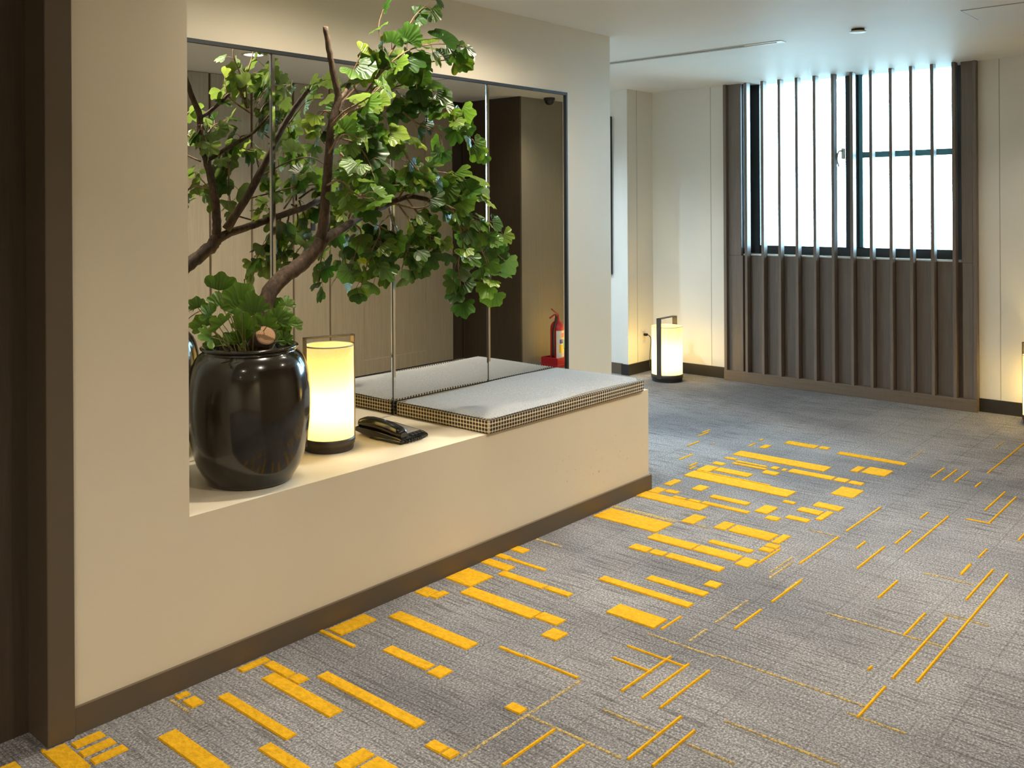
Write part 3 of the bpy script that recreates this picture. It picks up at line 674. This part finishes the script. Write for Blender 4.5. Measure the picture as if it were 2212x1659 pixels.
# local: x to the right, y to the back; wedge that rises to the back
pw, pd = .150, .250
m_ = MB(); m_.prism([(0, .006), (0, .018), (.02, .024), (.17, .036), (pd - .01, .040), (pd, .034), (pd, .022), (.17, .006)], 'x', 0, pw)
bmesh.ops.bevel(m_.bm, geom=m_.bm.edges[:], offset=.004, segments=2, profile=.5, affect='EDGES')
m_.build('base', M['black_plastic'], ph, False)
m_ = MB(); m_.box((-.004, .0, .003), (pw + .004, .165, .015), .004, 2); m_.build('lower_skirt', M['black_plastic'], ph)
for fx in (.012, pw - .012):
    for fy in (.015, .135): MB().box((fx - .007, fy - .007, 0), (fx + .007, fy + .007, .006), .001).build('foot', M['matte_plastic'], ph)
sl_ = (.036 - .024) / .15
m_ = MB()
m_.quad([(.066, .030, .0271), (.138, .030, .0271), (.138, .168, .0271 + .138 * sl_), (.066, .168, .0271 + .138 * sl_)])
bmesh.ops.solidify(m_.bm, geom=m_.bm.faces[:], thickness=-.0012)
m_.build('card', M['paper'], ph)
# keys under the card's front edge
for r_ in range(2):
    for c_ in range(4):
        y = .006 + r_ * .009
        z = .0215 + r_ * .0022
        MB().box((.066 + c_ * .019, y, z), (.080 + c_ * .019, y + .006, z + .004), .001).build('key', M['matte_plastic'], ph)
# handset: arched bar with ear and mouth pieces, lying along the left side
m_ = MB()
cx = .030
prof = [(.014, .030, .018, .010), (.020, .034, .023, .016), (.040, .039, .0245, .020), (.075, .046, .024, .022), (.110, .0515, .0235, .022), (.145, .055, .0235, .022), (.180, .0565, .0245, .022), (.215, .055, .0245, .020), (.236, .051, .023, .016), (.243, .048, .018, .010)]
rings = []
for y, z, hw, ht in prof:
    ring = []
    for k in range(14):
        a = 2 * math.pi * k / 14
        ca, sa = math.cos(a), math.sin(a)
        ring.append(m_.bm.verts.new((cx + hw * math.copysign(abs(ca) ** .7, ca), y, z + ht * math.copysign(abs(sa) ** .7, sa))))
    rings.append(ring)
for a, b_ in zip(rings, rings[1:]):
    for k in range(14): m_.bm.faces.new((a[k], a[(k + 1) % 14], b_[(k + 1) % 14], b_[k])).smooth = True
m_.bm.faces.new(rings[0]); m_.bm.faces.new(list(reversed(rings[-1])))
hs_ = m_.build('handset', M['black_plastic'], ph)
m_ = MB()
pts = [(.018, .004, .020)]
for k in range(60):
    a = k * 1.05; t_ = k / 59
    bx = .02 + .10 * math.sin(t_ * math.pi * .55); by = -.004 + .018 * t_ - .012 * math.sin(t_ * math.pi)
    pts.append((bx + .0015 * math.cos(a), by + .0045 * math.sin(a), .0075 + .0045 * math.cos(a)))
m_.tube(pts, .0017, n=5)
m_.build('coiled_cord', M['matte_plastic'], ph, True)

# ------------------------------------------------------------------ potted tree
PX, PY = 1.751, 2.670
tree = thing('potted_tree', 'fan-leaved artificial tree in a big glossy black-brown pot on the ledge', 'potted tree', (PX, PY, HS))
prof = [(0, .001), (.128, .001), (.135, .005), (.139, .012), (.142, .018), (.155, .037), (.168, .062), (.181, .102), (.191, .148), (.1965, .20), (.198, .25), (.1965, .30), (.191, .345), (.183, .380), (.172, .404), (.160, .418), (.152, .4235), (.149, .428), (.151, .432), (.156, .435), (.1575, .440), (.153, .444), (.146, .445), (.141, .440), (.138, .428), (.138, .39), (0, .385)]
m_ = MB(); m_.lathe(prof, 64); pot = m_.build('pot', M['glaze'], tree)
m_ = MB()
nr = 7
for i in range(nr): pass
m_.lathe([(0, .398)] + [(.138 * k / 6, .398 + .006 * math.sin(k * 2.1)) for k in range(1, 7)], 32, cap1=False)
for v in m_.bm.verts: v.co.z += rng.uniform(-.004, .004)
m_.build('soil', M['soil'], tree)
branches = []
for pts, (r0, r1) in zip(DATA['tree']['trunks'], DATA['tree']['radii']):
    m_ = MB()
    sp = smooth_path(pts, 6)
    for i in range(1, len(sp) - 1): sp[i] = sp[i] + Vector((rng.uniform(-1, 1), rng.uniform(-1, 1), rng.uniform(-1, 1))) * r0 * .07
    m_.tube(sp, r0, r1, 10, wob=.06, rg=rng)
    o = put(m_.build('branch' if branches else 'trunk', M['bark']), tree)
    branches.append(o)
# sawn stump that pokes out over the rim
sp = Vector(DATA['tree']['stump'])
dirv = Vector((-.20, -.80, .50)).normalized()
m_ = MB(); m_.tube([sp - dirv * .10, sp - dirv * .05, sp], .036, .0345, 18, wob=.03, rg=rng)
stump = put(m_.build('stump', M['bark']), tree)
m_ = MB()
q = dirv.to_track_quat('Z', 'Y').to_matrix().to_4x4()
m_.lathe([(0, .0015), (.014, .0015), (.031, .001), (.0325, -.001)], 24, cap1=False)
ce = m_.build('cut_end', M['cut'])
ce.matrix_basis = Matrix.Translation(sp) @ q
ce.parent = stump

# leaves: four fan shapes sharing mesh data, unit radius, base at the origin, blade towards +Y, face up +Z
def leaf_mesh(seed, lobes, spread):
    rg = random.Random(seed)
    n = 17
    verts = [(0, 0, 0)]; uvs = [(.5, 0)]
    ra = spread
    amp = [rg.uniform(.85, 1.08) for _ in range(lobes + 1)]
    for ring, fr in ((0, .55), (1, 1.0)):
        for i in range(n):
            u = i / (n - 1)
            a = (u - .5) * 2 * ra
            lob = abs(math.sin(u * math.pi * lobes))
            k = int(u * lobes * .999)
            r = fr * ((.70 + .30 * lob ** .55) * amp[k] if ring else .98)
            r *= 1 - .10 * abs(2 * u - 1) ** 3
            z = .20 * (r ** 1.6) * (abs(2 * u - 1) ** 1.5) - .16 * r * r + .045 * math.cos(u * math.pi * 2 * lobes) * r
            verts.append((r * math.sin(a), r * math.cos(a), z)); uvs.append((u, r))
    faces = []
    for i in range(n - 1):
        faces.append((0, 1 + i + 1, 1 + i))
        faces.append((1 + i, 2 + i, 1 + n + i + 1, 1 + n + i))
    me = bpy.data.meshes.new('fan_leaf')
    me.from_pydata(verts, [], faces)
    ul = me.uv_layers.new(name='UVMap')
    for p in me.polygons:
        p.use_smooth = True
        for li in p.loop_indices:
            ul.data[li].uv = uvs[me.loops[li].vertex_index]
    me.materials.append(M['leaf'])
    return me
LM = [leaf_mesh(1, 5, 1.75), leaf_mesh(2, 4, 1.5), leaf_mesh(3, 5, 2.0), leaf_mesh(4, 3, 1.3)]
CAMP = Vector((0, 0, CAM_H))
n_leaf = 0
extra = []
def orient(base, out, face):
    y = out.normalized()
    z = face - y * face.dot(y)
    z = z.normalized() if z.length > 1e-4 else Vector((0, 0, 1))
    x = y.cross(z)
    return Matrix(((x.x, y.x, z.x, base.x), (x.y, y.y, z.y, base.y), (x.z, y.z, z.z, base.z), (0, 0, 0, 1)))
def add_leaf(base, out, face, size, parent):
    global n_leaf
    Mx = orient(base, out, face) @ Matrix.Diagonal((size, size, size, 1))
    if n_leaf >= 298:
        extra.append((Mx, rng.randrange(4))); return
    o = bpy.data.objects.new('leaf', LM[rng.randrange(4)])
    C.objects.link(o)
    o.matrix_basis = Mx
    o.parent = parent
    n_leaf += 1
def clampY(v):
    v.y = min(v.y, DM - .03); return v
for tw in DATA['tree']['twigs']:
    P = smooth_path(tw['p'], 5)
    m_ = MB()
    m_.tube(P, .0042, .0016, 6)
    spots = []
    n = round(tw['n'] * 1.25)
    for i in range(n):
        f = (i + .7) / n
        f = .12 + .88 * f
        k = min(len(P) - 2, int(f * (len(P) - 1)))
        p0 = P[k].lerp(P[k + 1], f * (len(P) - 1) - k)
        tdir = (P[k + 1] - P[k]).normalized()
        side = Vector((rng.uniform(-1, 1), rng.uniform(-1, .9), rng.uniform(-.9, .8)))
        side = (side + tdir * .8).normalized()
        if i == n - 1: side = (tdir + side * .3).normalized()
        L_ = rng.uniform(.02, .05)
        mid = p0 + side * L_ * .6 + Vector((0, 0, .006))
        base = clampY(p0 + side * L_ + Vector((0, 0, -.002)))
        m_.tube([p0, mid, base], .0014, .0011, 4, cap=False)
        out = (side * .7 + Vector((rng.uniform(-.5, .5), rng.uniform(-.5, .3), rng.uniform(-.9, .25)))).normalized()
        face = ((CAMP - base).normalized() * rng.uniform(.1, 1.0) + Vector((rng.uniform(-.6, .6), rng.uniform(-.6, .6), rng.uniform(.1, 1.0)))).normalized()
        spots.append((base, out, face, tw['s'] * rng.uniform(.8, 1.3)))
    to = put(m_.build('twig', M['twig']), tree)
    for s_ in spots:
        b0, o0, f0, z0 = s_
        tip = b0 + o0 * z0
        if tip.y > DM - .02: o0 = Vector((o0.x, -abs(o0.y), o0.z))
        add_leaf(b0, o0, f0, z0, to)
# leaves that rise from the pot
m_ = MB(); spots = []
for x, y, z, s in DATA['tree']['potleaves']:
    c = Vector((x, y, z))
    root = Vector((PX + (x - PX) * .30 + rng.uniform(-.02, .02), PY + (y - PY) * .35, HS + .40))
    out = ((c - root).normalized() * .8 + Vector((rng.uniform(-.4, .4), rng.uniform(-.3, .2), rng.uniform(-.1, .5)))).normalized()
    base = c - out * s * .5
    m_.tube(smooth_path([root, root.lerp(base, .5) + Vector((0, 0, .02)), base], 4), .0022, .0013, 5, cap=False)
    face = ((CAMP - base).normalized() + Vector((rng.uniform(-.5, .5), rng.uniform(-.4, .4), rng.uniform(0, .7)))).normalized()
    spots.append((base, out, face, s * .82))
to = put(m_.build('pot_stems', M['petiole']), tree)
for s_ in spots: add_leaf(*s_, to)
if extra:
    verts, faces, uvs = [], [], []
    for Mx, k in extra:
        me = LM[k]; off = len(verts)
        verts += [tuple(Mx @ v.co) for v in me.vertices]
        for p in me.polygons:
            faces.append(tuple(off + i for i in p.vertices))
            uvs += [tuple(me.uv_layers[0].data[li].uv) for li in p.loop_indices]
    me = bpy.data.meshes.new('small_leaves'); me.from_pydata(verts, [], faces)
    ul = me.uv_layers.new(name='UVMap')
    for i, u in enumerate(uvs): ul.data[i].uv = u
    for p in me.polygons: p.use_smooth = True
    me.materials.append(M['leaf'])
    o = bpy.data.objects.new('small_leaves', me); C.objects.link(o); put(o, tree); o['kind'] = 'stuff'

# ------------------------------------------------------------------ fire extinguisher in its stand
ex = thing('fire_extinguisher', 'red fire extinguisher with black hose and labels, seen in the mirror', 'fire extinguisher', (6.345, 1.03, .035))
m_ = MB(); m_.lathe([(0, 0), (.055, 0), (.060, .006), (.060, .29), (.056, .32), (.042, .345), (.024, .36), (.020, .385), (0, .385)], 32); m_.build('cylinder', M['red'], ex)
m_ = MB()
def arcband(r, a0, a1, z0, z1, n=10):
    for i in range(n):
        t0, t1 = a0 + (a1 - a0) * i / n, a0 + (a1 - a0) * (i + 1) / n
        m_.quad([(r * math.cos(t0), r * math.sin(t0), z0), (r * math.cos(t1), r * math.sin(t1), z0), (r * math.cos(t1), r * math.sin(t1), z1), (r * math.cos(t0), r * math.sin(t0), z1)])
arcband(.0612, .6, 2.6, .03, .28)
lb = m_.build('label', M['white_plastic'], ex)
for nm, a0, a1, z0, z1, col in (('label_patch', 1.5, 2.1, .17, .205, (.06, .06, .38)), ('label_patch', 1.0, 1.4, .12, .20, (.10, .40, .20)), ('label_patch', 1.5, 2.2, .09, .16, (.75, .50, .05)), ('label_patch', 1.3, 1.8, .22, .26, (.62, .10, .10))):
    m_ = MB(); arcband(.0620, a0, a1, z0, z1, 5)
    m_.build(nm, plain('label_ink', col, .4), lb)
m_ = MB(); m_.tube([(0, 0, .38), (0, 0, .41)], .018, n=12); m_.tube([(.02, 0, .405), (-.04, .0, .415), (-.11, .01, .395)], .006, .007, 8); m_.tube([(.02, 0, .415), (-.03, 0, .44), (-.09, .01, .47)], .006, .006, 8)
m_.build('handle_lever', M['red_box'], ex, True)
m_ = MB(); m_.tube(smooth_path([(-.015, .01, .395), (-.05, .03, .37), (-.078, .02, .28), (-.076, .02, .14), (-.074, .01, .06)], 4), .009, n=8)
m_.build('hose', M['leather'], ex, True)
st = thing('extinguisher_stand', 'low red box stand that holds the fire extinguisher, seen in the mirror', 'stand', (6.345, 1.03, 0))
m_ = MB(); m_.box((-.11, -.09, 0), (.11, .09, .03), .004, 2); m_.build('foot', M['red_box'], st)
m_ = MB()
for a, b_ in (((-.11, -.09, .03), (-.10, .09, .085)), ((.10, -.09, .03), (.11, .09, .085)), ((-.10, -.09, .03), (.10, -.08, .085)), ((-.10, .08, .03), (.10, .09, .085))): m_.box(a, b_)
m_.build('rim_wall', M['red_box'], st)
ex.location.z = .031

# ------------------------------------------------------------------ picture on the pier face, only its edge in view
pf = thing('framed_picture', 'thin black framed picture on the white pier, only its edge showing', 'picture', (XRP - .02, 4.9, .82))
put(MB().box((XRP - .024, 4.435, .818), (XRP, 4.455, 2.122)).box((XRP - .024, 5.33, .818), (XRP, 5.35, 2.122)).box((XRP - .024, 4.455, .818), (XRP, 5.33, .838)).box((XRP - .024, 4.455, 2.102), (XRP, 5.33, 2.122)).build('frame', M['black_metal']), pf)
put(boxo('canvas', (XRP - .014, 4.455, .838), (XRP - .001, 5.33, 2.102), M['paper']), pf)

# ------------------------------------------------------------------ ceiling fittings
sd = thing('slot_diffuser', 'long narrow grey slot air vent in the ceiling before the window', 'air vent', (5.13, 3.3, H))
put(boxo('vent_frame', (5.094, 2.36, H - .004), (5.166, 4.25, H - .0005), M['white_plastic'], None, .001), sd)
put(boxo('slot', (5.104, 2.60, H - .0055), (5.122, 4.24, H - .004), M['vent']), sd)
put(boxo('slot', (5.138, 2.60, H - .0055), (5.156, 4.24, H - .004), M['vent']), sd)
put(boxo('blade', (5.126, 2.40, H - .008), (5.134, 4.24, H - .004), M['white_plastic']), sd)
ap = boxo('access_panel', (4.93, .85, H - .003), (5.225, 1.335, H - .0004), M['ceiling'], ceil, .001)
boxo('panel_gap', (4.924, .844, H - .0012), (5.231, 1.341, H - .0002), M['vent'], ceil)
dt = thing('sprinkler_cover', 'small white disc cover with dark shadow gap on the ceiling before the window', 'sprinkler cover', (5.064, 1.90, H))
m_ = MB(); m_.lathe([(0, 0), (.034, 0), (.034, -.012), (0, -.012)], 32); m_.build('shadow_gap', M['black_metal'], dt)  # black ring stands in for the shade in the gap above the disc
m_ = MB(); m_.lathe([(0, -.012), (.042, -.012), (.043, -.015), (.038, -.018), (0, -.018)], 32); m_.build('disc', M['white_plastic'], dt)
cm = thing('dome_camera', 'small black dome camera under the ceiling by the pale brown pier', 'camera', (6.41, .906, H))
m_ = MB(); m_.lathe([(0, 0), (.05, 0), (.05, -.02), (0, -.02)], 24); m_.build('camera_base', M['matte_plastic'], cm)
m_ = MB(); m_.lathe([(.044, -.02), (.040, -.04), (.028, -.055), (.012, -.062), (0, -.063)], 24, cap0=False); m_.build('dome', M['black_plastic'], cm)

def downlight(label, x, y, w=DOWN_W, group=None, col=WARM, spread=125):
    t = thing('ceiling_downlight', label, 'ceiling light', (x, y, H), group=group)
    m_ = MB(); m_.lathe([(.058, 0), (.075, 0), (.075, -.004), (.058, -.006), (.058, 0)], 32, cap0=False, cap1=False); m_.build('trim_ring', M['white_plastic'], t)
    m_ = MB(); m_.lathe([(.058, -.002), (0, -.002)], 32, cap0=False); m_.build('lens', M['lens'], t)
    ld = bpy.data.lights.new('downlight_beam', 'SPOT'); ld.energy = w; ld.color = col; ld.spot_size = math.radians(spread); ld.spot_blend = .9; ld.shadow_soft_size = .045
    lo = bpy.data.objects.new('beam', ld); C.objects.link(lo); lo.parent = t; lo.location = (0, 0, -.012)
    return t
downlight('lit round downlight that shows at the top left of the mirror', 3.32, 1.03, DOWN_W * 1.05)
for x, y, w_, sp_ in ((2.05, 2.36, .5, 165), (3.1, 2.40, .6, 165), (4.3, 1.35, .72, 115), (5.9, 1.2, .22, 125), (1.5, 1.03, .5, 125), (.2, 1.2, .4, 125), (-1.2, .3, 1.3, 140), (.2, -.9, 1.3, 140)):  # the ones left of and behind the camera are added as fill light
    downlight('round warm downlight in the lobby ceiling, outside the picture, some added as fill', x, y, DOWN_W * w_, 'lobby downlights outside the picture', WARM, sp_)
for x, y, w_ in ((4.75, 4.0, 1.1), (3.4, 4.4, .8), (5.3, 5.0, .9)):  # unseen cool lamps added to brighten the pier and tint the far carpet
    downlight('unseen cool downlight added as fill in the corridor behind the mirror wall', x, y, DOWN_W * w_, 'added cool fill lamps behind the mirror wall', COOL, 150)
